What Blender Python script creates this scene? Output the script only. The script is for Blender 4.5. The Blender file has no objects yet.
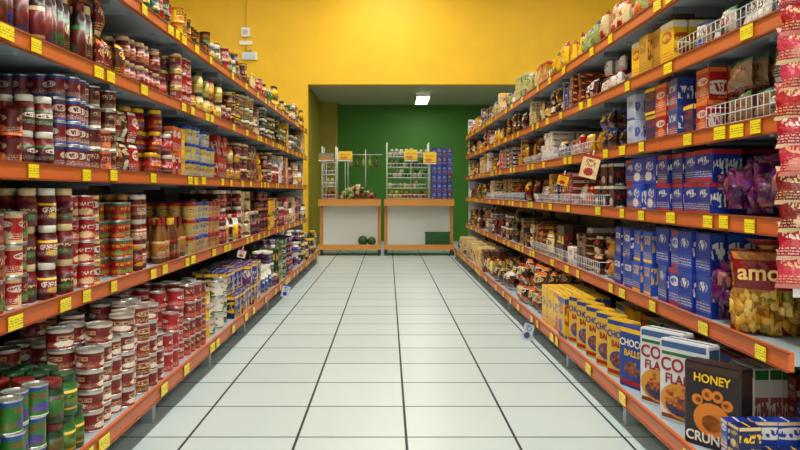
import bpy, math, random
import numpy as np
from mathutils import Vector, Matrix, Euler
R = random.Random(11)
S = bpy.context.scene
S.view_settings.view_transform = 'Standard'
S.view_settings.look = 'None'

def lin(c):
    return [((v/255)/12.92 if v/255 <= .04045 else ((v/255+.055)/1.055)**2.4) for v in c]

# ------------------------------------------------------------------ materials
def new_mat(name):
    m = bpy.data.materials.new(name); m.use_nodes = True
    nt = m.node_tree; b = nt.nodes['Principled BSDF']
    return m, nt, b
def math_n(nt, op, a, b=None, c=None):
    n = nt.nodes.new('ShaderNodeMath'); n.operation = op
    for i, v in enumerate((a, b, c)):
        if v is None: continue
        if isinstance(v, (int, float)): n.inputs[i].default_value = v
        else: nt.links.new(v, n.inputs[i])
    return n.outputs[0]
def mix_n(nt, f, a, b):
    n = nt.nodes.new('ShaderNodeMix'); n.data_type = 'RGBA'
    nt.links.new(f, n.inputs[0])
    for s, v in ((6, a), (7, b)):
        if isinstance(v, (list, tuple)): n.inputs[s].default_value = (*v[:3], 1)
        else: nt.links.new(v, n.inputs[s])
    return n.outputs[2]
def attr(nt, name, out='Color'):
    n = nt.nodes.new('ShaderNodeAttribute'); n.attribute_name = name
    return n.outputs[out]

def printed(name, rough, bump=0.0, metallic=0.0):
    m, nt, b = new_mat(name)
    M = lambda op, a, b_=None, c=None: math_n(nt, op, a, b_, c)
    uv = nt.nodes.new('ShaderNodeUVMap'); uv.uv_map = 'UVMap'
    sep = nt.nodes.new('ShaderNodeSeparateXYZ'); nt.links.new(uv.outputs[0], sep.inputs[0])
    u, v = sep.outputs[0], sep.outputs[1]
    var = attr(nt, 'Col2', 'Alpha')
    fr = lambda k, o=0.: M('FRACT', M('MULTIPLY_ADD', var, k, o))
    on = M('GREATER_THAN', u, -0.01)
    vc = M('MULTIPLY_ADD', fr(7.3), .16, .58)
    hh = M('MULTIPLY_ADD', fr(13.7), .09, .1)
    hw = M('MULTIPLY_ADD', fr(5.1), .12, .3)
    eu = M('POWER', M('DIVIDE', M('ABSOLUTE', M('SUBTRACT', u, .5)), hw), 2)
    ev = M('POWER', M('DIVIDE', M('ABSOLUTE', M('SUBTRACT', v, vc)), hh), 2)
    sq = M('MULTIPLY', M('LESS_THAN', eu, .95), M('LESS_THAN', ev, .8))
    ro = M('LESS_THAN', M('ADD', eu, ev), 1)
    pick = M('GREATER_THAN', fr(3.3), .6)
    shape = M('ADD', M('MULTIPLY', sq, pick), M('MULTIPLY', ro, M('SUBTRACT', 1, pick)))
    lettered = M('GREATER_THAN', fr(9.7), .45)
    cb = nt.nodes.new('ShaderNodeCombineXYZ')
    nt.links.new(M('MULTIPLY', u, 15.), cb.inputs[0]); nt.links.new(M('MULTIPLY', v, 6.), cb.inputs[1]); nt.links.new(M('MULTIPLY', var, 50.), cb.inputs[2])
    nz = nt.nodes.new('ShaderNodeTexNoise'); nz.inputs['Scale'].default_value = 1.2; nz.inputs['Detail'].default_value = 1
    nt.links.new(cb.outputs[0], nz.inputs['Vector'])
    big = M('GREATER_THAN', nz.outputs[0], .5)
    inner = M('LESS_THAN', M('ADD', eu, M('MULTIPLY', ev, 2.2)), .85)
    filled = M('MULTIPLY', shape, M('SUBTRACT', 1, M('MULTIPLY', big, inner)))
    letters = M('MULTIPLY', shape, big)
    flogo = M('ADD', M('MULTIPLY', letters, lettered), M('MULTIPLY', filled, M('SUBTRACT', 1, lettered)))
    flogo = M('MULTIPLY', M('MULTIPLY', flogo, on), .88)
    pu = M('POWER', M('DIVIDE', M('ABSOLUTE', M('SUBTRACT', u, M('MULTIPLY_ADD', fr(17.1), .3, .35))), .3), 2)
    pv = M('POWER', M('DIVIDE', M('ABSOLUTE', M('SUBTRACT', v, .27)), .18), 2)
    n4 = nt.nodes.new('ShaderNodeTexNoise'); n4.inputs['Scale'].default_value = 2.2; nt.links.new(cb.outputs[0], n4.inputs['Vector'])
    pic = M('LESS_THAN', M('ADD', M('ADD', pu, pv), M('MULTIPLY', M('SUBTRACT', n4.outputs[0], .5), 2.2)), .9)
    pic = M('MULTIPLY', M('MULTIPLY', pic, on), M('GREATER_THAN', fr(11.9), .3))
    band = M('MULTIPLY', M('GREATER_THAN', v, .87), M('GREATER_THAN', fr(4.7), .5))
    band2 = M('MULTIPLY', M('LESS_THAN', v, .1), M('GREATER_THAN', fr(6.1), .5))
    bands = M('MULTIPLY', M('MAXIMUM', band, band2), on)
    rows = M('LESS_THAN', M('FRACT', M('MULTIPLY', v, 14)), .5)
    mp2 = nt.nodes.new('ShaderNodeMapping'); mp2.inputs['Scale'].default_value = (22, 14, 1)
    nt.links.new(uv.outputs[0], mp2.inputs[0])
    n2 = nt.nodes.new('ShaderNodeTexNoise'); n2.inputs['Scale'].default_value = 1.5
    nt.links.new(mp2.outputs[0], n2.inputs['Vector'])
    sm = M('GREATER_THAN', n2.outputs[0], .5)
    lo = M('MULTIPLY', M('LESS_THAN', v, .36), M('GREATER_THAN', v, .1))
    small = M('MULTIPLY', M('MULTIPLY', M('MULTIPLY', sm, rows), lo), on)
    c1, c2, c3 = attr(nt, 'Col'), attr(nt, 'Col2'), attr(nt, 'Col3')
    c = mix_n(nt, bands, c1, c3)
    c = mix_n(nt, pic, c, c3)
    c = mix_n(nt, flogo, c, c2)
    c = mix_n(nt, M('MULTIPLY', small, .8), c, c2)
    nt.links.new(c, b.inputs['Base Color'])
    b.inputs['Roughness'].default_value = rough
    b.inputs['Metallic'].default_value = metallic
    if bump:
        tc = nt.nodes.new('ShaderNodeTexCoord')
        n3 = nt.nodes.new('ShaderNodeTexNoise'); n3.inputs['Scale'].default_value = 38; n3.inputs['Detail'].default_value = 3
        nt.links.new(tc.outputs['Object'], n3.inputs['Vector'])
        bp = nt.nodes.new('ShaderNodeBump'); bp.inputs['Strength'].default_value = bump; bp.inputs['Distance'].default_value = .012
        nt.links.new(n3.outputs[0], bp.inputs['Height']); nt.links.new(bp.outputs[0], b.inputs['Normal'])
    return m
M_PRINT = printed('printed_label', .36)
M_FILM = printed('plastic_film', .2, .8)
def colmat(name, rough, metallic):
    m, nt, b = new_mat(name)
    nt.links.new(attr(nt, 'Col'), b.inputs['Base Color'])
    b.inputs['Roughness'].default_value = rough; b.inputs['Metallic'].default_value = metallic
    return m
M_TIN = colmat('tin_metal', .3, .85)
M_PAINT = colmat('painted_metal', .4, 0)
MATS = [M_PRINT, M_TIN, M_FILM, M_PAINT]
PRINT, TIN, FILM, PAINT = 0, 1, 2, 3

def plain(name, col, rough=.7, noise=.06, scale=3, bump=0.03):
    m, nt, b = new_mat(name)
    tc = nt.nodes.new('ShaderNodeTexCoord')
    n = nt.nodes.new('ShaderNodeTexNoise'); n.inputs['Scale'].default_value = scale; n.inputs['Detail'].default_value = 5
    nt.links.new(tc.outputs['Object'], n.inputs['Vector'])
    l = lin(col)
    c = mix_n(nt, n.outputs[0], [v*(1-noise*2) for v in l], [min(1, v*(1+noise*2)) for v in l])
    nt.links.new(c, b.inputs['Base Color']); b.inputs['Roughness'].default_value = rough
    if bump:
        n3 = nt.nodes.new('ShaderNodeTexNoise'); n3.inputs['Scale'].default_value = 90
        nt.links.new(tc.outputs['Object'], n3.inputs['Vector'])
        bp = nt.nodes.new('ShaderNodeBump'); bp.inputs['Strength'].default_value = bump; bp.inputs['Distance'].default_value = .01
        nt.links.new(n3.outputs[0], bp.inputs['Height']); nt.links.new(bp.outputs[0], b.inputs['Normal'])
    return m
def emis(name, col, st):
    m, nt, b = new_mat(name)
    b.inputs['Base Color'].default_value = (*col, 1)
    b.inputs['Emission Color'].default_value = (*col, 1); b.inputs['Emission Strength'].default_value = st
    return m
def tile_mat():
    m, nt, b = new_mat('floor_tiles')
    tc = nt.nodes.new('ShaderNodeTexCoord')
    sep = nt.nodes.new('ShaderNodeSeparateXYZ'); nt.links.new(tc.outputs['Object'], sep.inputs[0])
    T = .51
    def axis(o, off, w):
        t = math_n(nt, 'DIVIDE', math_n(nt, 'SUBTRACT', o, off), T)
        f = math_n(nt, 'FRACT', math_n(nt, 'ADD', t, 100.5))
        d = math_n(nt, 'ABSOLUTE', math_n(nt, 'SUBTRACT', f, .5))
        return math_n(nt, 'LESS_THAN', d, w/T/2), math_n(nt, 'FLOOR', t)
    gx, ix = axis(sep.outputs[0], .085, .0125)
    gy, iy = axis(sep.outputs[1], 3.567, .0125)
    g = math_n(nt, 'MAXIMUM', gx, gy)
    cb = nt.nodes.new('ShaderNodeCombineXYZ'); nt.links.new(ix, cb.inputs[0]); nt.links.new(iy, cb.inputs[1])
    wn = nt.nodes.new('ShaderNodeTexWhiteNoise'); nt.links.new(cb.outputs[0], wn.inputs[0])
    tile = mix_n(nt, wn.outputs[0], lin((192, 206, 205)), lin((200, 213, 211)))
    nz = nt.nodes.new('ShaderNodeTexNoise'); nz.inputs['Scale'].default_value = 2.5; nz.inputs['Detail'].default_value = 3
    nt.links.new(tc.outputs['Object'], nz.inputs['Vector'])
    f2 = math_n(nt, 'MULTIPLY', nz.outputs[0], .1)
    tile = mix_n(nt, f2, tile, lin((156, 170, 168)))
    c = mix_n(nt, g, tile, lin((30, 33, 34)))
    nt.links.new(c, b.inputs['Base Color'])
    r = math_n(nt, 'ADD', math_n(nt, 'MULTIPLY', g, .4), .33)
    nt.links.new(r, b.inputs['Roughness'])
    return m

# ------------------------------------------------------------------ templates
class Tpl:
    def __init__(s): s.v=[]; s.f=[]; s.role=[]; s.uv=[]; s.sm=[]; s.mat=[]
    def face(s, idx, role=0, uv=None, sm=False, mat=PRINT):
        s.f.append(idx); s.role.append(role); s.sm.append(sm); s.mat.append(mat)
        s.uv.append(uv if uv else [(-1, -1)]*len(idx))
    def fin(s):
        s.V = np.array(s.v, float)
        s.lv = np.concatenate([np.array(f) for f in s.f])
        s.ln = np.array([len(f) for f in s.f])
        s.lr = np.repeat(np.array(s.role), s.ln)
        s.UV = np.array([p for q in s.uv for p in q], float)
        s.SM = np.array(s.sm); s.MT = np.array(s.mat)
        return s
def revolve(prof, roles, segs, art=None, mats=None, fold=None, rep=2):
    t = Tpl(); n = len(prof)
    for (r, z) in prof:
        for j in range(segs):
            a = 2*math.pi*(j/segs) - math.pi/2
            k = 1 if not fold else 1+fold(r, z, a)
            t.v.append((r*k*math.cos(a), r*k*math.sin(a), z))
    for i in range(n-1):
        for j in range(segs):
            k = (j+1) % segs
            uv = None
            if art is not None and i in art:
                zz = [prof[q][1] for q in art] + [prof[art[-1]+1][1]]
                z0, z1 = zz[0], zz[-1]
                u0 = ((j/segs)*rep + .5) % 1; u1 = u0 + rep/segs
                va, vb = (prof[i][1]-z0)/(z1-z0), (prof[i+1][1]-z0)/(z1-z0)
                uv = [(u0, va), (u1, va), (u1, vb), (u0, vb)]
            big = abs(prof[i+1][1]-prof[i][1]) > .06 or fold is not None
            t.face((i*segs+j, i*segs+k, (i+1)*segs+k, (i+1)*segs+j), roles[i], uv, big, (mats[i] if mats else PRINT))
    t.face(tuple(range(segs-1, -1, -1)), roles[0], None, False, mats[0] if mats else PRINT)
    t.face(tuple((n-1)*segs+j for j in range(segs)), roles[-1], None, False, mats[-1] if mats else PRINT)
    return t.fin()
T = {}
for sfx, sg in (('', 16), ('_lo', 8)):
    T['can'+sfx] = revolve([(.46,0),(.5,.012),(.5,.045),(.484,.06),(.484,.94),(.5,.955),(.5,1),(.465,1),(.455,.965)],
        [2,2,2,0,2,2,2,2], sg, [3], [TIN,TIN,TIN,PRINT,TIN,TIN,TIN,TIN])
    T['jar'+sfx] = revolve([(.44,0),(.5,.04),(.5,.14),(.505,.14),(.505,.6),(.5,.6),(.49,.7),(.4,.79),(.4,.81),(.44,.815),(.44,.97),(.41,1)],
        [2,2,2,0,2,2,2,2,1,1,1], sg, [3])
    T['flask'+sfx] = revolve([(.45,0),(.5,.03),(.5,.1),(.505,.1),(.505,.62),(.5,.62),(.49,.74),(.36,.84),(.34,.86),(.37,.865),(.36,.98),(.33,1)],
        [2,2,2,0,2,2,2,2,1,1,1], sg, [3])
    T['bottle'+sfx] = revolve([(.42,0),(.5,.03),(.5,.12),(.505,.12),(.505,.5),(.49,.52),(.42,.62),(.22,.78),(.17,.84),(.21,.845),(.2,.98),(.17,1)],
        [2,2,2,0,2,2,2,2,1,1,1], sg, [3])
    T['tub'+sfx] = revolve([(.4,0),(.45,.03),(.49,.8),(.52,.8),(.52,.95),(.48,1)], [0,0,1,1,1], sg, [1])
T['ball'] = revolve([(.5*math.sin(math.pi*i/7) if 0<i<7 else .01, .5-.5*math.cos(math.pi*i/7)) for i in range(8)], [0]*7, 10, None, [PAINT]*7)
T['melon'] = revolve([(.5*math.sin(math.pi*i/10) if 0<i<10 else .01, .5-.5*math.cos(math.pi*i/10)) for i in range(11)], [0]*10, 16, None, [PAINT]*10)
T['tube'] = revolve([(.5,0),(.5,1)], [0], 6, None, [PAINT])
T['cyl'] = revolve([(.5,0),(.5,1)], [0], 20, None, [PAINT])
def fold(r, z, a): return .09*math.cos(9*a+z*4)*(1 if z > .1 else .3) + .05*math.sin(5*a+z*9)
T['foil'] = revolve([(.3,0),(.47,.06),(.5,.22),(.47,.4),(.36,.54),(.17,.64),(.11,.68),(.22,.78),(.36,.95),(.4,1)],
    [0,0,0,0,0,1,1,0,0], 18, [1,2,3], [FILM]*9, fold)
def cubet(mat, uvq=None):
    t = Tpl(); c = .5
    t.v = [(-c,-c,0),(c,-c,0),(c,c,0),(-c,c,0),(-c,-c,1),(c,-c,1),(c,c,1),(-c,c,1)]
    for f in ((0,1,5,4),(1,2,6,5),(2,3,7,6),(3,0,4,7)): t.face(f, 0, uvq, False, mat)
    t.face((4,5,6,7),0,None,False,mat); t.face((3,2,1,0),0,None,False,mat)
    return t.fin()
T['cube'] = cubet(PAINT); T['card'] = cubet(PRINT, [(0,0),(1,0),(1,1),(0,1)]); T['tag'] = cubet(PRINT, [(.02,.04),(.36,.04),(.36,.42),(.02,.42)])
def carton():
    t = Tpl(); e = .035
    ring = [(-.5+e,-.5),(.5-e,-.5),(.5,-.5+e),(.5,.5-e),(.5-e,.5),(-.5+e,.5),(-.5,.5-e),(-.5,-.5+e)]
    zs = [(0,.965),(.02,1),(.98,1),(1,.965)]
    for z, k in zs:
        for (x, y) in ring: t.v.append((x*k, y*k, z))
    for i in range(3):
        for j in range(8):
            k = (j+1) % 8; uv = None
            if i == 1 and j in (0, 4): uv = [(0,0),(1,0),(1,1),(0,1)]
            if i == 1 and j in (2, 6): uv = [(.25,.4),(.6,.4),(.6,.95),(.25,.95)]
            t.face((i*8+j, i*8+k, (i+1)*8+k, (i+1)*8+j), 0, uv, False, PRINT)
    t.face(tuple(range(7,-1,-1)), 0); t.face(tuple(24+j for j in range(8)), 0)
    b = len(t.v)
    for x, y, z in ((-.47,-.04,1.0),(.47,-.04,1.0),(.47,.04,1.0),(-.47,.04,1.0),(-.47,-.04,1.006),(.47,-.04,1.006),(.47,.04,1.006),(-.47,.04,1.006)): t.v.append((x,y,z))
    t.face((b+4,b+5,b+6,b+7), 1); t.face((b,b+1,b+5,b+4), 1); t.face((b+2,b+3,b+7,b+6), 1)
    return t.fin()
T['box'] = carton()
def pillow(seed, nx=8, nz=10, art=True):
    rr = random.Random(seed); t = Tpl()
    ph = [rr.uniform(0, 6.28) for _ in range(6)]
    def pt(i, j, s):
        u = i/nx; v = j/nz
        th = (max(0, math.sin(math.pi*u))**.55)*(max(0, math.sin(math.pi*v))**.5)*.5
        th *= 1 + .13*math.sin(7*u+ph[0]+3*v) + .11*math.sin(9*v+ph[1]) + .1*math.sin(13*u-8*v+ph[2])
        w = .5 - .045*math.sin(math.pi*v)**.5 + .02*math.sin(11*v+ph[3])
        return ((u-.5)*2*w, -s*th + .08*math.sin(3*v+ph[4])*math.sin(math.pi*v), v)
    for s in (1, -1):
        for j in range(nz+1):
            for i in range(nx+1): t.v.append(pt(i, j, s))
    o = (nx+1)*(nz+1)
    for j in range(nz):
        for i in range(nx):
            a = j*(nx+1)+i; r = 1 if j in (0, nz-1) else 0
            uv = [(i/nx, j/nz), ((i+1)/nx, j/nz), ((i+1)/nx, (j+1)/nz), (i/nx, (j+1)/nz)] if art else None
            t.face((a, a+1, a+nx+2, a+nx+1), r, uv, True, FILM)
            t.face((o+a+1, o+a, o+a+nx+1, o+a+nx+2), r, uv, True, FILM)
    return t.fin()
for i in range(3):
    T['bag%d' % i] = pillow(i); T['lobag%d' % i] = pillow(i+5, 4, 6); T['candy%d' % i] = pillow(i+9, 5, 6, False)

C3 = [(240,190,40),(225,215,200),(220,110,40),(170,24,26),(50,110,50),(215,180,130),(90,50,30),(40,70,150)]
class Batch:
    def __init__(s): s.d = {}
    def add(s, tpl, loc, rz=0, scale=(1,1,1), cols=None, rx=0, ry=0, var=None, c3=None):
        if isinstance(scale, (int, float)): scale = (scale,)*3
        if var is None: var = .37
        s.d.setdefault(tpl, []).append((loc, (rx, ry, rz), scale, cols, var, c3))
    def box(s, x0, x1, y0, y1, z0, z1, col, tpl='cube'):
        s.add(tpl, ((x0+x1)/2, (y0+y1)/2, z0), 0, (x1-x0, y1-y0, z1-z0), (col, col, col))
    def rod(s, p, q, d, col):
        p = Vector(p); q = Vector(q); v = q-p
        e = v.to_track_quat('Z', 'Y').to_euler()
        s.add('tube', tuple(p), e.z, (d, d, v.length), (col, col, col), e.x, e.y)
    def build(s, name, mats=MATS):
        VV=[]; LV=[]; LN=[]; C1=[]; C2=[]; CC3=[]; UV=[]; SM=[]; MT=[]; off=0
        for k, items in s.d.items():
            t = T[k]; nv = len(t.V)
            for loc, rot, sc, cols, var, c3 in items:
                Rm = np.array(Euler(rot, 'XYZ').to_matrix())
                VV.append((t.V*np.array(sc)) @ Rm.T + np.array(loc))
                LV.append(t.lv+off); off += nv
                LN.append(t.ln); SM.append(t.SM); MT.append(t.MT); UV.append(t.UV)
                cc = np.array([lin(c)+[1] for c in cols])
                C1.append(cc[t.lr]); a = cc[1].copy(); a[3] = var
                C2.append(np.tile(a, (len(t.lr), 1)))
                CC3.append(np.tile(np.array(lin(c3 or cols[1])+[1]), (len(t.lr), 1)))
        V=np.concatenate(VV); LV=np.concatenate(LV); LN=np.concatenate(LN)
        me = bpy.data.meshes.new(name)
        me.vertices.add(len(V)); me.vertices.foreach_set('co', V.ravel().astype(np.float32))
        me.loops.add(len(LV)); me.loops.foreach_set('vertex_index', LV.astype(np.int32))
        me.polygons.add(len(LN)); st = np.concatenate([[0], np.cumsum(LN)[:-1]])
        me.polygons.foreach_set('loop_start', st.astype(np.int32))
        me.polygons.foreach_set('material_index', np.concatenate(MT).astype(np.int32))
        me.polygons.foreach_set('use_smooth', np.concatenate(SM))
        me.update(calc_edges=True)
        for nm, C in (('Col', C1), ('Col2', C2), ('Col3', CC3)):
            a = me.color_attributes.new(nm, 'FLOAT_COLOR', 'CORNER')
            a.data.foreach_set('color', np.concatenate(C).ravel().astype(np.float32))
        uvl = me.uv_layers.new(name='UVMap'); uvl.data.foreach_set('uv', np.concatenate(UV).ravel().astype(np.float32))
        for m in mats: me.materials.append(m)
        me.validate()
        ob = bpy.data.objects.new(name, me); S.collection.objects.link(ob)
        return ob

def mesh_box(name, boxes, mat):
    v=[]; f=[]
    for (x0,x1,y0,y1,z0,z1) in boxes:
        b=len(v); v += [(x0,y0,z0),(x1,y0,z0),(x1,y1,z0),(x0,y1,z0),(x0,y0,z1),(x1,y0,z1),(x1,y1,z1),(x0,y1,z1)]
        f += [tuple(b+i for i in q) for q in ((0,3,2,1),(4,5,6,7),(0,1,5,4),(1,2,6,5),(2,3,7,6),(3,0,4,7))]
    me = bpy.data.meshes.new(name); me.from_pydata(v, [], f); me.materials.append(mat)
    ob = bpy.data.objects.new(name, me); S.collection.objects.link(ob); return ob

# ------------------------------------------------------------------ room
H = 1.15; F = 760.
WY = 14.4; GY = 17.8; AX0, AX1, AZ = -1.52, 2.9, 3.19; CZ = 5.4
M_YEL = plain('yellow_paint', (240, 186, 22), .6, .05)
M_GRN = plain('green_paint', (54, 118, 16), .6, .06)
M_CREAM = plain('cream_paint', (200, 196, 172), .7, .03)
mesh_box('floor', [(-5,5,-4,GY+.2,-.1,0)], tile_mat())
mesh_box('wall_back', [(-5,AX0,WY,WY+.2,0,CZ),(AX1,5,WY,WY+.2,0,CZ),(AX0,AX1,WY,WY+.2,AZ,CZ)], M_YEL)
mesh_box('wall_left', [(-5.2,-5,-4,WY+.2,0,CZ)], M_CREAM)
mesh_box('wall_right', [(5,5.2,-4,WY+.2,0,CZ)], M_CREAM)
mesh_box('wall_front', [(-5,5,-4.2,-4,0,CZ)], M_CREAM)
mesh_box('ceiling', [(-5.2,5.2,-4.2,WY+.2,CZ,CZ+.1)], M_CREAM)
mesh_box('wall_alcove_rear', [(AX0-.2,AX1+.2,GY,GY+.2,0,AZ)], M_GRN)
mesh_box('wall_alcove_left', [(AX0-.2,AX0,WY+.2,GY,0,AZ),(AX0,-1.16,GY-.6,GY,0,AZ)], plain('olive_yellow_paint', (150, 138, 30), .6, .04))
mesh_box('wall_alcove_right', [(AX1,AX1+.2,WY+.2,GY,0,AZ)], M_GRN)
mesh_box('ceiling_alcove', [(AX0-.2,AX1+.2,WY+.2,GY+.2,AZ,AZ+.1)], plain('alcove_ceiling_paint', (186, 184, 158), .7, .03))

M_TUBE = emis('fluorescent_tube', (1, .98, .93), 14)
M_DIFF = emis('lamp_diffuser', (1, .98, .9), 5)
M_WHITE = plain('white_enamel', (232, 232, 226), .4, .01, bump=0)
def light_fixture(x, y, z, power, L=1.25, W=.3, rot=0, diffuser=False):
    e = bpy.data.objects.new('fluorescent_ceiling_light', None); S.collection.objects.link(e)
    body = mesh_box('housing', [(-W/2,W/2,-L/2,L/2,-.06,0),(-W/2-.02,-W/2,-L/2,L/2,-.1,0),(W/2,W/2+.02,-L/2,L/2,-.1,0)], M_WHITE)
    if diffuser:
        tb = mesh_box('diffuser', [(-W/2,W/2,-L/2,L/2,-.1,-.062)], M_DIFF)
    else:
        tb = mesh_box('tubes', [(-W/4-.02,-W/4+.02,-L/2+.03,L/2-.03,-.1,-.07),(W/4-.02,W/4+.02,-L/2+.03,L/2-.03,-.1,-.07)], M_TUBE)
    l = bpy.data.lights.new('lamp', 'AREA'); l.shape='RECTANGLE'; l.size=W; l.size_y=L; l.energy=power; l.color=(1,.975,.91)
    lo = bpy.data.objects.new('lamp', l); S.collection.objects.link(lo); lo.location=(0,0,-.115)
    for o in (body, tb, lo): o.parent = e
    e.location=(x,y,z); e.rotation_euler=(0,0,rot)
for i in range(8):
    light_fixture(0, -2.6+i*2.2, CZ, 67 if i<6 else 58)
for i in range(4):
    light_fixture(-3.2, 0+i*4, CZ, 22); light_fixture(3.2, 0+i*4, CZ, 22)
light_fixture(.73, 16.3, AZ, 24, L=1.1, W=.26, diffuser=True)
mesh_box('added_fill_panel', [(-3.2,3.2,-4.0,-3.97,.5,3.4)], emis('added_fill_light', (.93,.97,1), .6))  # invented glowing panel, added behind the camera to fill product faces
l = bpy.data.lights.new('added_fill_light','AREA'); l.shape='RECTANGLE'; l.size=6.4; l.size_y=2.9; l.energy=50; l.color=(.97,.98,1)  # added fill lamp behind the camera, brightens stock faces turned towards it
lo = bpy.data.objects.new('added_fill_light', l); S.collection.objects.link(lo); lo.location=(0,-3.9,1.95); lo.rotation_euler=(math.radians(90),0,0)

# ------------------------------------------------------------------ gondolas
ORG=(208,100,38); ORGD=(146,64,24); STEEL=(160,174,182); PANEL=(66,58,50); DARK=(40,40,42); YTAG=(250,226,20); GTAG=(96,96,24)
LV = {-1:[(.17,1.12),(.694,1.33),(1.23,1.33),(1.705,1.33),(2.14,1.33)],
       1:[(.16,1.13),(.576,1.35),(1.03,1.35),(1.39,1.35),(1.75,1.35),(2.08,1.35)]}
YR = {-1:(1.4,12.5), 1:(2.56,13.2)}
BACK = 1.86; BAY=1.2
def gondola(side):
    b = Batch(); y0, y1 = YR[side]; sd = side
    def bx(xa, xb, *r):
        xs = sorted((sd*xa, sd*xb)); b.box(xs[0], xs[1], *r)
    ztop = LV[sd][-1][0]+.32
    bays=[]; y=y0
    while y < y1-.05: bays.append((y, min(y+BAY, y1))); y += BAY
    for (a, c) in bays:
        bx(BACK, BACK+.02, a+.002, c-.002, .1, ztop-.05, PANEL)
        for (z, fx) in LV[sd]:
            bx(fx+.004, BACK, a+.003, c-.003, z-.015, z+.02, STEEL)
            bx(fx, fx+.02, a+.002, c-.002, z-.034, z+.03, ORG)
            bx(fx-.006, fx+.004, a+.002, c-.002, z+.024, z+.031, ORGD)
            bx(fx-.006, fx+.004, a+.002, c-.002, z-.036, z-.029, ORGD)
            bx(fx+.1, BACK, a+.3, a+.33, z-.03, z-.015, STEEL)
            bx(fx+.1, BACK, c-.33, c-.30, z-.03, z-.015, STEEL)
    for y in [q[0] for q in bays]+[y1]:
        yy = min(max(y, y0+.02), y1-.02)
        bx(BACK-.035, BACK+.02, yy-.02, yy+.02, 0, ztop, DARK)
        bx(1.2, BACK, yy-.02, yy+.02, .03, .10, STEEL)
        bx(1.17, 1.23, yy-.025, yy+.025, 0, .135, (150,160,165))
        for (z, fx) in LV[sd][1:]:
            for k in range(4):
                xa = fx+.06+k*.11
                bx(xa, min(xa+.115, BACK), yy-.004, yy+.004, z-.03-.018*(k+1), z-.015, (110,116,120))
    for ye in (y0-.012, y1+.012):
        bx(1.40, BACK+.03, ye-.012, ye+.012, 0, ztop, (214,216,214))
    for (z, fx) in LV[sd]:
        y = y0+.12+R.random()*.2
        while y < y1-.1:
            rz = math.pi/2 if sd < 0 else -math.pi/2
            b.add('tag', (sd*(fx-.008), y, z-.028+R.uniform(-.004,.004)), rz+R.uniform(-.04,.04), (R.choice((.075,.09,.1)),.004,.05), (YTAG, GTAG, YTAG), var=.1, c3=YTAG)
            y += R.choice((.15,.22,.33,.42,.5,.62,.8))
    return b.build('supermarket_shelving')
gondola(-1); gondola(1)

# ------------------------------------------------------------------ stock
B = {}
def bt(n):
    if n not in B: B[n] = Batch()
    return B[n]
def jit(c, a=12):
    d = R.uniform(-a, a); return tuple(max(0, min(255, v+d)) for v in c)
def hsh(*a):
    s = 0
    for q in a:
        for ch in str(q): s = (s*131+ord(ch)) % 100003
    return s
def run(sd, lv, y0, y1, name, kind, w, d, h, n, pal, rows=2, inset=.03, yaw=0., var=.25, tilt=0.):
    z, fx = LV[sd][lv]; zb = z+.021
    gap = (LV[sd][lv+1][0]-.04 - zb) if lv+1 < len(LV[sd]) else .34
    n = max(1, min(n, int(gap/h + .001)))
    y = y0+w/2; b = bt(name)
    lo = (y0 > 5.5)
    rows = max(1, min(rows, int((BACK-.04-fx-inset)/(d*1.02))))
    while y+w/2 <= y1+.001:
        p = R.choice(pal)
        hv = hsh(p, kind, int(y0*10)); v_ = (hv % 997)/997; c3 = C3[hv % len(C3)]
        start = 0
        q = R.random()
        if q < .06 and rows > 1: start = 1
        back = R.uniform(-.012, .035) if kind != 'box' else R.uniform(-.008, .02)
        for r in range(start, rows):
            m = n if R.random() > var else max(1, n-R.choice((1,1,2)))
            for k in range(m):
                tp = kind
                if kind == 'bag': tp = ('lobag%d' if lo else 'bag%d') % R.randrange(3)
                elif kind in ('can','jar','bottle','tub','flask') and lo: tp = kind+'_lo'
                x = fx+inset+d/2+r*d*1.02 + (back if r < rows-1 else 0) + R.uniform(-.005,.005)
                rz = (math.pi/2 if sd < 0 else -math.pi/2) + R.uniform(-.08,.08) + yaw
                if kind in ('can','jar','bottle','tub','flask'): rz += R.uniform(-1.1,1.1)
                cc = (jit(p[0]), p[1], p[2] if len(p) > 2 else (190,190,185))
                s = (w*.985, d*.975, h*.998)
                rx = tilt*R.uniform(.3,1)
                if kind == 'bag':
                    s = (w*R.uniform(.95,1.06), d*.95, h*R.uniform(.85,1.0)); rz += R.uniform(-.2,.2)
                b.add(tp, (sd*x, y+R.uniform(-.004,.004), zb+k*h), rz, s, cc, rx=rx, var=v_, c3=c3)
        y += w*R.uniform(1.01,1.06)

W=(225,218,205); RED=(164,16,18); DRED=(114,14,18); MAR=(78,10,16); YEL=(236,184,20); GOLD=(190,132,30); BLU=(18,52,150); DBL=(14,26,78)
GRN=(36,104,30); DGR=(20,60,26); BRN=(82,42,20); DBR=(42,20,12); PUR=(92,16,92); CRM=(216,188,134); ORN=(214,96,20); PNK=(190,50,90); TEAL=(24,110,110); BLK=(18,16,18)
TINC=(205,205,200)
DSC=(196,156,116)
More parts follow.
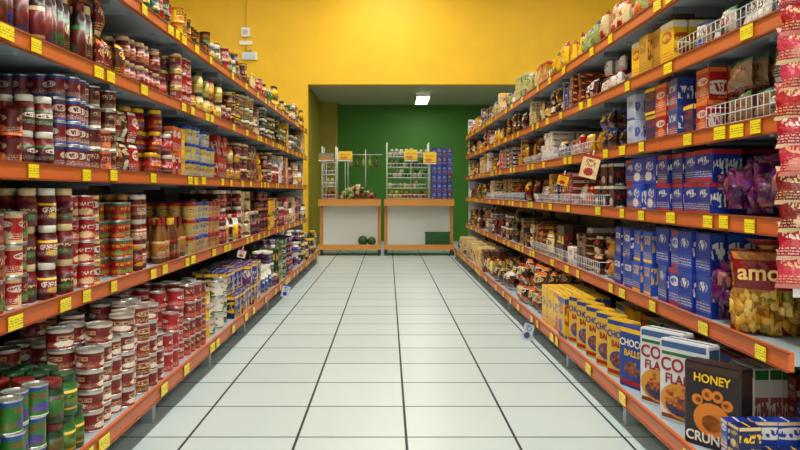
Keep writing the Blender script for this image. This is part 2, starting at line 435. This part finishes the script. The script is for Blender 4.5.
# ---- LEFT near stock
run(-1,3,1.5,3.1,'sauce_bottles','flask',.07,.07,.24,1,[(DRED,BRN,DBR),(BRN,DRED,DBR),(MAR,DRED,DBR),((120,40,24),DBR,(60,20,10))],rows=6,var=0)
run(-1,3,3.12,3.6,'sauce_bottles','flask',.07,.07,.28,1,[((100,30,18),DRED,DBR),(BRN,CRM,DBR)],rows=6,var=0)
run(-1,3,3.62,4.0,'sauce_pouches','bag',.1,.06,.18,2,[(DRED,CRM),(BRN,YEL)],rows=5,var=.2)
run(-1,3,4.05,4.75,'preserve_jars','jar',.085,.085,.13,3,[(DRED,DSC,MAR),(RED,DRED,DRED)],rows=4)
run(-1,3,4.8,5.35,'canned_goods','can',.08,.08,.11,3,[(RED,W,TINC),((130,40,36),W,TINC)],rows=4)
run(-1,3,5.45,6.3,'mustard_jars','jar',.08,.08,.15,2,[(YEL,DRED,GOLD),((200,180,80),DGR,CRM)],rows=4)
run(-1,2,1.5,2.62,'canned_goods','can',.088,.088,.108,4,[(MAR,DSC,TINC),(DRED,DSC,TINC)],rows=4,var=.12)
run(-1,2,2.64,2.92,'canned_goods','can',.085,.085,.105,4,[(DRED,DSC,TINC),(MAR,DSC,DRED)],rows=4,var=.12)
run(-1,2,2.94,3.2,'tomato_jars','jar',.08,.08,.14,3,[(MAR,W,DRED),(MAR,DRED,DBR)],rows=4,var=.1)
run(-1,2,3.22,3.55,'canned_goods','can',.075,.075,.1,4,[(DRED,W,TINC),((90,20,16),DSC,TINC)],rows=4,var=.1)
run(-1,2,3.57,3.85,'canned_goods','can',.086,.086,.1,4,[((120,20,20),DSC,TINC),(MAR,CRM,TINC)],rows=4,var=.35)
run(-1,2,3.87,4.3,'sauce_pouches','bag',.11,.07,.17,2,[(RED,W),(DRED,CRM),(BRN,CRM)],rows=4,var=.2)
run(-1,2,4.35,4.8,'tomato_jars','jar',.085,.085,.13,3,[(RED,W,DRED),((170,34,20),YEL,DRED)],rows=4)
run(-1,2,4.82,5.22,'dry_food_boxes','box',.1,.06,.16,2,[(RED,W),(YEL,RED)],rows=5)
run(-1,2,5.25,6.1,'mayonnaise_tubs','tub',.095,.095,.12,3,[(W,BLU,W),((230,206,90),BLU,W)],rows=4,var=.1)
run(-1,1,1.5,2.6,'canned_goods','can',.088,.088,.112,4,[(MAR,CRM,TINC),(DRED,DSC,TINC),(DRED,W,TINC)],rows=4,var=.15)
run(-1,1,2.62,2.95,'canned_goods','can',.08,.08,.12,3,[(DRED,DSC,TINC),(RED,W,TINC)],rows=4,var=.15)
run(-1,1,2.97,3.35,'tomato_jars','jar',.078,.078,.15,3,[(DRED,W,MAR),(MAR,CRM,DRED)],rows=4,var=.1)
run(-1,1,3.37,3.8,'canned_goods','can',.085,.085,.105,4,[(RED,W,TINC),(DRED,W,TINC)],rows=4,var=.2)
run(-1,1,3.82,4.15,'canned_goods','can',.078,.078,.095,4,[(DRED,CRM,TINC),(RED,YEL,TINC)],rows=4,var=.2)
run(-1,1,4.17,4.55,'tomato_jars','jar',.075,.075,.14,3,[((150,30,20),W,DRED),(DRED,GOLD,MAR)],rows=4,var=.2)
run(-1,1,4.6,5.25,'oil_bottles','bottle',.085,.085,.27,1,[(GOLD,RED,(120,70,10)),(BRN,YEL,(90,40,10))],rows=5,var=0)
run(-1,1,5.3,6.2,'mayonnaise_tubs','tub',.095,.095,.12,3,[((226,200,120),RED,W),(CRM,BLU,W),((216,160,80),RED,YEL)],rows=4,var=.1)
run(-1,0,1.6,2.62,'canned_vegetables','can',.088,.088,.105,3,[(GRN,W,TINC),(DGR,YEL,TINC),(GRN,RED,TINC)],rows=5,var=.4)
run(-1,0,2.64,3.0,'pickle_jars','jar',.09,.09,.15,2,[(GRN,DRED,DGR),((80,110,30),DGR,GRN)],rows=5,var=.3)
run(-1,0,3.02,4.0,'canned_goods','can',.112,.112,.082,5,[((140,20,18),CRM,TINC),(DRED,DSC,TINC)],rows=4,var=.5)
run(-1,0,4.02,4.9,'canned_goods','can',.095,.095,.1,4,[(RED,W,TINC),((124,28,20),CRM,TINC)],rows=5,var=.5)
run(-1,0,4.95,5.7,'sweet_tins','can',.11,.11,.11,3,[(YEL,RED,TINC),(W,RED,TINC),(BRN,CRM,TINC)],rows=4,var=.4)
run(-1,0,5.75,7.0,'dry_food_boxes','box',.12,.06,.17,2,[(BLU,W),(DBL,YEL),(PUR,W)],rows=6)
specs_L = [('canned_goods','can',.085,.085,.11,4,4),('tomato_jars','jar',.09,.09,.15,3,4),('mayonnaise_tubs','tub',.095,.095,.12,3,4),
  ('dry_food_boxes','box',.12,.06,.18,2,5),('sauce_bottles','flask',.08,.08,.24,1,4),('sauce_pouches','bag',.13,.07,.17,2,4)]
def auto(sd, lv, y, y1, specs, pals, l0=.35, l1=.8):
    while y < y1-.15:
        L = min(R.uniform(l0, l1), y1-y)
        nm, k, w, d, h, n, rows = R.choice(specs); pal = R.sample(pals, 2)
        pal = [pal[0], pal[0], pal[1]] if R.random() < .5 else [pal[0]]
        run(sd, lv, y, y+L, nm, k, w, d, h, n, pal, rows, var=.35)
        y += L+.02
e = YR[-1][1]-.02
warm = [(RED,W,DRED),(DRED,CRM,BRN),(YEL,RED,W),(CRM,RED,GOLD),(GOLD,DRED,BRN),(W,BLU,RED),(BRN,CRM,DBR),(GRN,W,DGR),(MAR,GOLD,DBR),(DRED,DSC,DBR)]
auto(-1,3,6.35,e,specs_L,[(GOLD,W,BRN),(BRN,CRM,DBR),(YEL,GRN,W),(DGR,W,DGR),(DRED,CRM,MAR),(CRM,DRED,GOLD),(DBR,GOLD,DBR)],.25,.6)
auto(-1,2,6.15,e,specs_L,warm,.25,.6)
auto(-1,1,6.25,e,specs_L,[(RED,W,DRED),(DRED,CRM,MAR),(YEL,RED,W),(W,GRN,GRN),(CRM,BRN,W),(DBR,CRM,DBR),(MAR,DSC,DBR)],.25,.6)
auto(-1,0,7.05,e,specs_L,[(BLU,W,W),(PUR,W,DBL),(GRN,W,DGR),(DGR,YEL,DGR),(TEAL,W,W),(DRED,W,MAR),(DBL,W,DBL)],.25,.6)
auto(-1,4,1.5,e,[('canned_goods','can',.085,.085,.11,2,4),('mustard_jars','jar',.085,.085,.17,1,4),('tomato_jars','jar',.08,.08,.14,2,4),('sauce_pouches','bag',.13,.07,.2,1,4),('canned_vegetables','can',.08,.08,.1,2,4)],
   [(GRN,W,DGR),(YEL,DGR,GOLD),(GOLD,W,BRN),(DGR,YEL,DGR),(CRM,GRN,GOLD),((120,120,40),W,DGR),(RED,W,TINC),(BRN,GOLD,DBR)],.25,.5)

# ---- RIGHT near stock
run(1,2,3.25,4.62,'biscuit_boxes','box',.17,.07,.143,2,[((22,62,168),W),((16,46,136),W)],rows=5,var=.08)
run(1,1,3.3,4.0,'biscuit_boxes','box',.15,.07,.185,2,[((24,70,176),W),((14,46,146),W)],rows=5,var=.08)
run(1,1,4.02,4.7,'biscuit_boxes','box',.13,.07,.17,2,[((30,80,180),YEL),((14,46,146),W)],rows=5,var=.08)
run(1,3,3.3,4.5,'chocolate_boxes','box',.15,.08,.143,2,[((24,44,120),W),(W,RED),((170,180,200),BLU),(DBL,RED),(RED,W)],rows=5,var=.15)
run(1,4,3.7,4.5,'cookie_boxes','box',.16,.07,.22,1,[(YEL,RED),(GOLD,BRN),((200,120,40),DRED),(RED,YEL)],rows=5,var=0)
run(1,4,2.66,3.6,'snack_packets','bag',.13,.07,.14,1,[(W,BRN),((130,96,60),W),((190,176,160),RED)],rows=5)
run(1,3,2.66,3.25,'snack_packets','bag',.13,.07,.14,2,[(BRN,W),((150,116,80),DRED),(DBR,GOLD)],rows=5)
def heap(x0,x1,y0,y1,z,h,n,cols):
    b = bt('wrapped_chocolates')
    for i in range(n):
        fx_=R.random(); fy_=R.random()
        top = h*(1-.5*abs(fy_-.5))*(.75+.25*fx_)
        s=R.uniform(.055,.09); zz = z+R.random()**.8*max(0, top-s*.8)
        c=R.choice(cols)
        b.add('candy%d'%R.randrange(3),(x0+s/2+fx_*(x1-x0-s),y0+s/2+fy_*(y1-y0-s),zz+s*.1),R.uniform(0,6.28),(s*1.1,s*.6,s),(jit(c),jit(R.choice(cols)),c))
PC=[(104,14,84),(84,12,92),(120,24,90),(60,10,70),(130,34,94),(100,14,60),(96,20,90),(70,14,60),(74,12,74),(150,80,70)]
heap(1.37,1.76,2.66,3.22,1.052,.29,420,PC)
heap(1.37,1.78,3.09,3.28,.598,.34,220,PC)
run(1,0,5.0,5.95,'cereal_cartons','box',.19,.06,.27,1,[(YEL,BLU),((230,190,40),BLU),((226,180,30),RED)],rows=5,var=0)
run(1,0,6.0,7.4,'biscuit_bags','bag',.17,.1,.17,2,[(DBR,W),(BRN,CRM),(CRM,DBR)],rows=5)
e = YR[1][1]-.02
specs_R = [('snack_packets','bag',.15,.08,.16,2,5),('snack_packets','bag',.12,.07,.13,2,5),('biscuit_boxes','box',.14,.07,.14,2,5),('biscuit_packs','box',.07,.2,.05,5,2),('snack_packets','bag',.17,.08,.22,1,5),('snack_packets','bag',.1,.06,.12,3,5)]
dk = [(DBR,GOLD),(BRN,CRM),(DRED,YEL),(W,RED),(GOLD,RED),(BLK,RED),(CRM,BRN),(DBR,RED),(DBL,W),(RED,W),(MAR,W),(BRN,YEL)]
auto(1,5,2.7,e,[('snack_packets','bag',.15,.09,.24,1,4),('cookie_boxes','box',.14,.08,.2,1,5),('snack_packets','bag',.13,.09,.2,1,4),('cookie_boxes','box',.16,.08,.14,2,4)],
   [(CRM,RED),((190,176,110),GRN),(W,BLU),(YEL,RED),((160,170,100),BRN),(DRED,YEL),(GOLD,W),(W,RED),(BRN,W)],.25,.6)
auto(1,4,4.55,e,specs_R,dk+[(YEL,BLU),(CRM,RED)],.25,.6)
auto(1,3,4.55,e,specs_R,dk,.25,.6)
auto(1,2,4.7,e,specs_R,dk+[(PUR,W)],.25,.6)
auto(1,1,4.75,e,specs_R,dk,.25,.6)
auto(1,0,7.45,e,[('biscuit_bags','bag',.17,.1,.18,2,5),('biscuit_bags','bag',.16,.1,.24,1,5),('cereal_cartons','box',.17,.07,.25,1,5)],[(GOLD,RED),(CRM,GOLD),(CRM,BRN),(BRN,W),(GRN,W),((220,200,120),RED),(DBR,CRM)],.25,.6)
for nm in sorted(B): B[nm].build(nm)

def wire(y0, y1, lv, h=.1, sd=1):
    z, fx = LV[sd][lv]; b = Batch(); c=(200,204,206); x=sd*(fx+.012); zb=z+.03
    for zz in (zb+.004, zb+h*.5, zb+h): b.rod((x,y0,zz),(x,y1,zz),.004,c)
    y=y0
    while y<=y1+.001:
        b.rod((x,y,zb-.01),(x,y,zb+h),.003,c); y+=.045
    for yy in (y0,y1):
        for zz in (zb+.004, zb+h): b.rod((x,yy,zz),(x+sd*.4,yy,zz),.004,c)
    b.build('wire_shelf_divider')
wire(2.62,3.6,4,.08); wire(2.62,3.25,3,.09); wire(4.9,7.2,1,.09); wire(5.1,7.6,3,.07); wire(4.8,7.0,2,.07); wire(7.6,10.5,2,.08)

# ---- hero cereal boxes
def text_mesh(s, size, col, parent, loc, sx=1.0):
    cu = bpy.data.curves.new('lettering','FONT'); cu.body=s; cu.size=size; cu.extrude=.0006; cu.align_x='CENTER'; cu.resolution_u=3; cu.offset=size*.02
    o = bpy.data.objects.new('tmp', cu); S.collection.objects.link(o)
    bpy.context.view_layer.update()
    me = bpy.data.meshes.new_from_object(o.evaluated_get(bpy.context.evaluated_depsgraph_get()))
    bpy.data.objects.remove(o)
    m, nt, b = new_mat('lettering_ink'); b.inputs['Base Color'].default_value=(*lin(col),1); b.inputs['Roughness'].default_value=.4
    me.materials.clear(); me.materials.append(m)
    t = bpy.data.objects.new('lettering', me); S.collection.objects.link(t); t.parent=parent
    t.location=loc; t.rotation_euler=(math.pi/2,0,0); t.scale=(sx,1,1)
def hero_box(x, y, z, rz, w, d, h, base, side, topc, words, art):
    e = bpy.data.objects.new('cereal_box', None); S.collection.objects.link(e)
    b = Batch(); b.add('box',(0,0,0),0,(w,d,h),(base,side,base))
    ob = b.build('carton')
    ob.data.uv_layers['UVMap'].data.foreach_set('uv', np.full(len(ob.data.loops)*2, -1., np.float32))
    ob.parent = e
    p = Batch(); fy=-d/2-.0008
    p.box(-w*.46,w*.46,fy,fy+.0006,h*.9,h*.975,topc)
    for sx in (-1,1):
        xs = sorted((sx*(w/2+.0008), sx*(w/2)))
        p.box(xs[0],xs[1],-d*.4,d*.4,h*.68,h*.95,side)
        for q in range(8): p.box(xs[0]-.0002,xs[1]+.0002,-d*.36,d*(.36-.1*(q%3)),h*(.08+.06*q),h*(.1+.06*q),side)
    for (kind, cx, cz, sx, sz, c) in art:
        if kind=='disc': p.add('cyl',(cx*w,fy+.0004,cz*h),0,(sx*w,sz*h,.0012),(c,c,c),rx=math.pi/2)
        if kind=='bar': p.box((cx-sx/2)*w,(cx+sx/2)*w,fy-.0003,fy+.0005,(cz-sz/2)*h,(cz+sz/2)*h,c)
        if kind=='flakes':
            for q in range(34):
                a=R.uniform(0,6.28); rr=R.random()**.5
                p.add('cyl',((cx+sx*.5*rr*math.cos(a))*w,fy-.0009,(cz+sz*.5*rr*math.sin(a))*h),0,(.022*R.uniform(.7,1.2),.016,.001),(jit(c,35),c,c),rx=math.pi/2)
    po = p.build('front_print'); po.parent=e
    for (s,size,c,cz,cx) in words: text_mesh(s,size,c,e,(cx*w,fy-.0016,cz*h))
    e.location=(x,y,z); e.rotation_euler=(0,0,rz)
Z0 = LV[1][0][0]+.021
cf_art=[('disc',0,.27,.96,.44,(206,140,36)),('disc',0,.2,.74,.24,(30,60,130)),('flakes',0,.3,.74,.24,(190,100,24)),('bar',0,.83,.9,.04,(40,100,50)),('bar',-.1,.06,.7,.05,(120,60,30))]
cf_words=[('CORN',.078,(160,14,24),.62,0),('FLAKES',.056,(150,20,24),.47,0)]
a0=-math.pi/2+.5
for i,yy in enumerate((3.18,3.44)):
    hero_box(1.26,yy,Z0,a0+.0+R.uniform(-.03,.03),.24,.075,.345,(206,208,210),(60,80,120),(60,90,140),cf_words,cf_art)
tg_art=[('disc',0,.34,.66,.4,(206,116,24)),('disc',-.26,.55,.2,.13,(206,116,24)),('disc',-.08,.63,.2,.14,(206,116,24)),('disc',.1,.63,.2,.14,(206,116,24)),('disc',.27,.55,.2,.13,(206,116,24)),
        ('disc',0,.3,.36,.2,(110,56,20)),('disc',-.24,.55,.1,.06,(110,56,20)),('disc',-.08,.63,.1,.06,(110,56,20)),('disc',.1,.63,.1,.06,(110,56,20)),('disc',.25,.55,.1,.06,(110,56,20))]
hero_box(1.25,2.88,Z0,a0+.08,.235,.075,.32,(34,24,30),(60,40,24),(60,40,24),[('CRUNCH',.052,W,.06,0),('HONEY',.045,YEL,.77,0)],tg_art)
yb_art=[('disc',0,.3,.75,.3,(20,56,150)),('flakes',0,.32,.55,.22,(150,80,30)),('bar',0,.08,.9,.07,RED)]
for i,yy in enumerate((3.76,3.98,4.2,4.42,4.64,4.84)):
    q=i in (0,)
    hero_box(1.235,yy,Z0,a0-.15,.2,.065,.3,(20,56,140) if q else (216,170,24),(40,70,140) if q else (190,140,20),YEL if q else (20,50,130),[('CHOCO',.05,W if q else BLU,.68,0),('BALLS',.045,YEL if q else RED,.52,0)],yb_art)
B.clear()
run(1,0,3.0,4.9,'cereal_cartons','box',.2,.06,.27,1,[(YEL,BLU),(DBL,ORN),(RED,W),(W,RED)],rows=5,inset=.32,var=0)
B['cereal_cartons'].build('cereal_cartons')
B.clear()
run(1,0,2.58,2.72,'dessert_mix_boxes','box',.06,.085,.085,2,[(RED,W),(DBL,YEL),(DRED,CRM),(BLU,W)],rows=7,inset=.04,var=.5)
run(1,0,2.72,2.98,'dessert_mix_boxes','box',.06,.085,.085,3,[(RED,W),(DBL,YEL),(DRED,CRM),(BLU,W)],rows=4,inset=.33,var=.5)
B['dessert_mix_boxes'].build('dessert_mix_boxes')

# ---- large golden bag of wrapped sweets
def golden_bag(x,y,z,rz):
    e = bpy.data.objects.new('wrapped_sweets_bag', None); S.collection.objects.link(e)
    b=Batch(); b.add('candy0',(0,0,0),0,(.27,.14,.33),((150,100,24),(120,18,20),GOLD)); b.add('foil',(0,0,.26),0,(.19,.09,.11),((120,16,22),GOLD,GOLD))
    o=b.build('film_bag'); o.parent=e
    b=Batch(); b.add('candy1',(0.0,-.035,.15),.0,(.25,.11,.17),((130,14,20),(190,120,50),(124,14,20))); o=b.build('printed_band'); o.parent=e
    text_mesh('amor',.085,(240,196,110),e,(0,-.112,.22))
    b=Batch()
    for i in range(150):
        a=R.uniform(0,6.28); zz=R.uniform(.0,.15); s=R.uniform(.04,.056)
        k=math.sin(math.pi*min(1,(zz+.07)/.3))**.5
        b.add('candy%d'%R.randrange(3),(.112*math.cos(a)*k,.062*math.sin(a)*k,zz),R.uniform(0,6.28),(s,s*.6,s),(jit(R.choice([(206,156,44),(180,124,26),(222,184,90),(130,120,30),(196,140,40)]),18),GOLD,GOLD))
    o=b.build('wrapped_sweets'); o.parent=e
    e.location=(x,y,z); e.rotation_euler=(0,0,rz)
golden_bag(1.475,2.96,LV[1][1][0]+.021,-.55)

def clip_strip(x,y,z0,z1):
    e=bpy.data.objects.new('snack_clip_strip',None); S.collection.objects.link(e)
    b=Batch(); b.box(-.015,.015,-.002,.002,z0-.03,z1,(220,220,215)); o=b.build('strip'); o.parent=e
    b=Batch(); zz=z0
    while zz<z1-.1:
        c=R.choice([(RED,CRM),((170,24,40),W),((190,50,70),CRM),(DRED,CRM),((176,34,50),(230,160,120))])
        b.add('bag%d'%R.randrange(3),(R.uniform(-.008,.008),-.02,zz),R.uniform(-.25,.25),(.13,.055,.125),(c[0],c[1],W),rx=-.15,var=R.choice((.13,.4,.77)),c3=R.choice([(210,120,110),(230,180,150),(150,20,40)])); zz+=.09
    o=b.build('snack_packet'); o.parent=e
    e.location=(x,y,0); e.rotation_euler=(0,0,-.35)
clip_strip(1.322,2.45,.84,2.25)

def card(x,y,z,w,h,rz,cols,var=.2):
    b=Batch(); b.add('card',(0,0,0),0,(w,.003,h),cols,var=var); b.box(-.004,.004,-.003,.003,h,h+.03,W)
    o=b.build('price_card'); o.location=(x,y,z); o.rotation_euler=(0,.25,rz)
card(1.27,4.85,1.24,.11,.15,-.4,((230,205,150),RED,W))
card(1.07,5.9,.0,.08,.15,-.3,((190,196,210),(60,60,110),W))
card(-1.08,7.9,.06,.08,.13,.3,((200,204,216),BLU,W))
card(1.28,5.6,1.2,.08,.08,-.5,(YEL,RED,W))
card(-1.28,6.6,.58,.07,.07,.3,(W,RED,W))

# ------------------------------------------------------------------ back counters
def px(x,d): return (x-388)*d/F
def pz(y,d): return H-(y-192)*d/F
WOOD=(206,138,54); WOODD=(150,84,24)
def counter(x0,x1,y0):
    b=Batch(); zt=1.0
    b.box(x0,x1,y0,y0+.6,zt-.03,zt,(190,160,110)); b.box(x0,x1,y0-.02,y0,zt-.1,zt+.03,WOOD); b.box(x0,x1,y0-.026,y0-.02,zt+.02,zt+.032,WOODD)
    b.box(x0+.02,x1-.02,y0+.30,y0+.33,.12,zt-.03,(222,222,214))
    b.box(x0,x1,y0-.04,y0+.6,.13,.17,STEEL); b.box(x0,x1,y0-.06,y0-.04,.11,.2,WOOD)
    for xx in (x0+.03,x1-.03):
        b.box(xx-.03,xx+.03,y0+.27,y0+.34,0,zt-.03,WOOD); b.box(xx-.025,xx+.025,y0-.02,y0+.3,0,.11,DARK)
        b.box(xx-.012,xx+.012,y0,y0+.3,zt-.12,zt-.03,(120,120,118))
    b.build('display_counter')
CY=13.75
counter(-1.26,-.13,CY); counter(-.07,1.2,CY)
def melon_mat():
    m,nt,b=new_mat('watermelon_rind'); tc=nt.nodes.new('ShaderNodeTexCoord')
    w=nt.nodes.new('ShaderNodeTexWave'); w.inputs['Scale'].default_value=9; w.inputs['Distortion'].default_value=5
    nt.links.new(tc.outputs['Object'],w.inputs['Vector'])
    c=mix_n(nt,w.outputs[0],lin((16,44,16)),lin((60,100,36))); nt.links.new(c,b.inputs['Base Color']); b.inputs['Roughness'].default_value=.4
    return m
b=Batch()
for (x,z,s) in ((-.46,.172,.18),(-.3,.172,.16)): b.add('melon',(x,CY+.12,z),0,(s,s,s),(GRN,GRN,GRN))
b.build('watermelons',[melon_mat()]*4)
b=Batch(); x0,x1,y0,y1=.68,1.12,CY-.0,CY+.26; g=(24,84,30)
for z in (.172,):
    b.box(x0,x1,y0,y1,z,z+.015,g)
    for k in range(4):
        zz=z+.015+k*.06
        b.box(x0,x1,y0,y0+.012,zz,zz+.045,g); b.box(x0,x1,y1-.012,y1,zz,zz+.045,g); b.box(x0,x0+.012,y0,y1,zz,zz+.045,g); b.box(x1-.012,x1,y0,y1,zz,zz+.045,g)
    for i in range(6):
        xx=x0+i*(x1-x0-.012)/5; b.box(xx,xx+.012,y0-.003,y0+.009,z,z+.25,g)
    b.box(x0-.015,x1+.015,y0-.01,y0+.01,z+.235,z+.26,g)
b.build('produce_crate')
def rack(name,x0,x1,y0,z0,levels,dz,fill):
    e=bpy.data.objects.new(name,None); S.collection.objects.link(e)
    b=Batch(); c=(200,206,200)
    for xx in (x0,x1):
        for yy in (y0,y0+.4): b.rod((xx,yy,z0),(xx,yy,z0+levels*dz+.1),.025,c)
    for k in range(levels):
        zz=z0+.03+k*dz
        for q in range(9): b.rod((x0,y0+q*.05,zz),(x1,y0+q*.05,zz),.008,c)
        b.rod((x0,y0-.01,zz+.07),(x1,y0-.01,zz+.07),.012,c); b.rod((x0,y0-.01,zz),(x1,y0-.01,zz),.016,c)
        n=int((x1-x0)/.06)
        for q in range(n+1): b.rod((x0+q*(x1-x0)/n,y0-.01,zz),(x0+q*(x1-x0)/n,y0-.01,zz+.07),.006,c)
    o=b.build('wire_frame'); o.parent=e
    b=Batch()
    for k in range(levels):
        zz=z0+.036+k*dz; col=fill[k%len(fill)]; xx=x0+.06
        while xx<x1-.05:
            for r in range(4):
                if R.random()<.2: continue
                s=R.uniform(.07,.1); cc=jit(R.choice(col),18)
                b.add('ball',(xx,y0+.05+r*.09,zz),0,(s,s,s*.95),(cc,cc,cc))
                if R.random()<.4:
                    b.add('ball',(xx+.03,y0+.06+r*.09,zz+.07),0,(s*.9,s*.9,s*.9),(cc,cc,cc))
            xx+=.09
    o=b.build('produce'); o.parent=e
rack('produce_rack',-.02,.74,CY+.12,1.001,5,.19,[[(160,40,30),(190,160,40)],[(190,180,140),(90,130,50)],[(190,184,150),(60,100,40)],[(170,160,120),(60,90,30)],[(180,176,150)]])
rack('produce_rack',-1.2,-.95,CY+.12,1.001,4,.22,[[(150,40,30),(40,90,30)],[(180,180,150)],[(120,130,80)],[(90,80,50)]])
b=Batch()
for i in range(120):
    x=R.uniform(-.85,-.25); h=.24*(1-abs(x+.57)/.4)
    c=R.choice([(40,100,24),(80,124,40),(170,170,110),(140,24,24),(120,40,30),(24,74,20),(190,190,150)])
    s=R.uniform(.06,.11)
    b.add('candy%d'%R.randrange(3),(x,CY+R.uniform(.14,.38),1.002+R.uniform(0,max(0,h))),R.uniform(0,6),(s,s*.8,s),(c,c,c))
b.build('leafy_vegetables')
b=Batch(); yq=CY+.52
b.rod((-.42,yq,1.001),(-.42,yq,1.95),.02,(180,180,176)); b.rod((-.8,yq,1.85),(-.1,yq,1.85),.014,(180,180,176)); b.rod((-.75,yq,1.001),(-.75,yq,1.9),.02,(180,180,176))
for i in range(5):
    c=R.choice([(40,84,24),(90,70,30),(90,50,30),(120,130,60)])
    b.add('foil',(-.7+i*.12,yq,1.62),i,(.08,.07,.22),(c,c,c))
b.build('herb_hanging_rack')
def sign(x,z,w,h,y=CY+.1,c=YEL,a=RED):
    b=Batch(); b.add('card',(0,0,0),0,(w,.006,h),(c,a,W),var=.3); b.box(-w/2,w/2,-.006,.006,-.02,0,(200,200,196)); b.rod((0,.01,-(z-1.002)),(0,.01,0),.014,(180,180,176))
    o=b.build('offer_sign'); o.location=(x,y,z)
for (xx,yy,w,h) in ((345,160,.26,.16),(326,160,.28,.13),(411,160,.24,.19),(430,163,.24,.2)):
    sign(px(xx,CY),pz(yy,CY),w,h,CY+.05,(230,190,20) if xx!=326 else (120,120,100),(190,120,10))
b=Batch()
for k in range(6):
    for i in range(4):
        for r in range(2):
            if k==5 and R.random()<.5: continue
            c=R.choice([(14,34,120),(24,60,150),(14,20,80),(60,60,110)])
            b.add('box',(.84+i*.095,CY+.14+r*.1,1.002+k*.16),0,(.09,.09,.158),(c,(150,160,190),c),var=R.choice((.2,.45,.7)),c3=DRED)
b.build('detergent_boxes')
b=Batch()
X=px(246,WY)
b.box(X-.08,X+.08,WY-.05,WY,pz(37,WY),pz(28,WY),(236,236,226)); b.box(X-.05,X+.05,WY-.06,WY-.05,pz(35,WY),pz(30,WY),(190,190,180))
b.box(X-.12,X+.12,WY-.04,WY,pz(45,WY),pz(41,WY),(240,236,210)); b.rod((X,WY-.02,pz(60,WY)),(X,WY-.02,CZ),.025,(226,176,40))
b.build('wall_junction_box')
b=Batch(); X=px(250,WY)
b.box(X-.14,X+.14,WY-.07,WY,pz(60,WY),pz(53,WY),(240,240,232)); b.box(X-.11,X+.11,WY-.085,WY-.07,pz(59,WY),pz(54,WY),(200,214,214)); b.box(X-.03,X+.03,WY-.04,WY,pz(53,WY),pz(50,WY),(150,150,140))
b.build('emergency_light')

# ------------------------------------------------------------------ camera
cam = bpy.data.cameras.new('camera'); cam.lens = 36*F/800; cam.sensor_width=36
cam.shift_x = 12/800; cam.shift_y = -33/800; cam.clip_start=.05; cam.clip_end=60
co = bpy.data.objects.new('camera', cam); S.collection.objects.link(co)
co.location=(0,0,H); co.rotation_euler=(math.pi/2,0,0); S.camera=co
w = bpy.data.worlds.new('world'); S.world=w; w.use_nodes=True
w.node_tree.nodes['Background'].inputs[0].default_value=(.8,.9,1,1); w.node_tree.nodes['Background'].inputs[1].default_value=.3
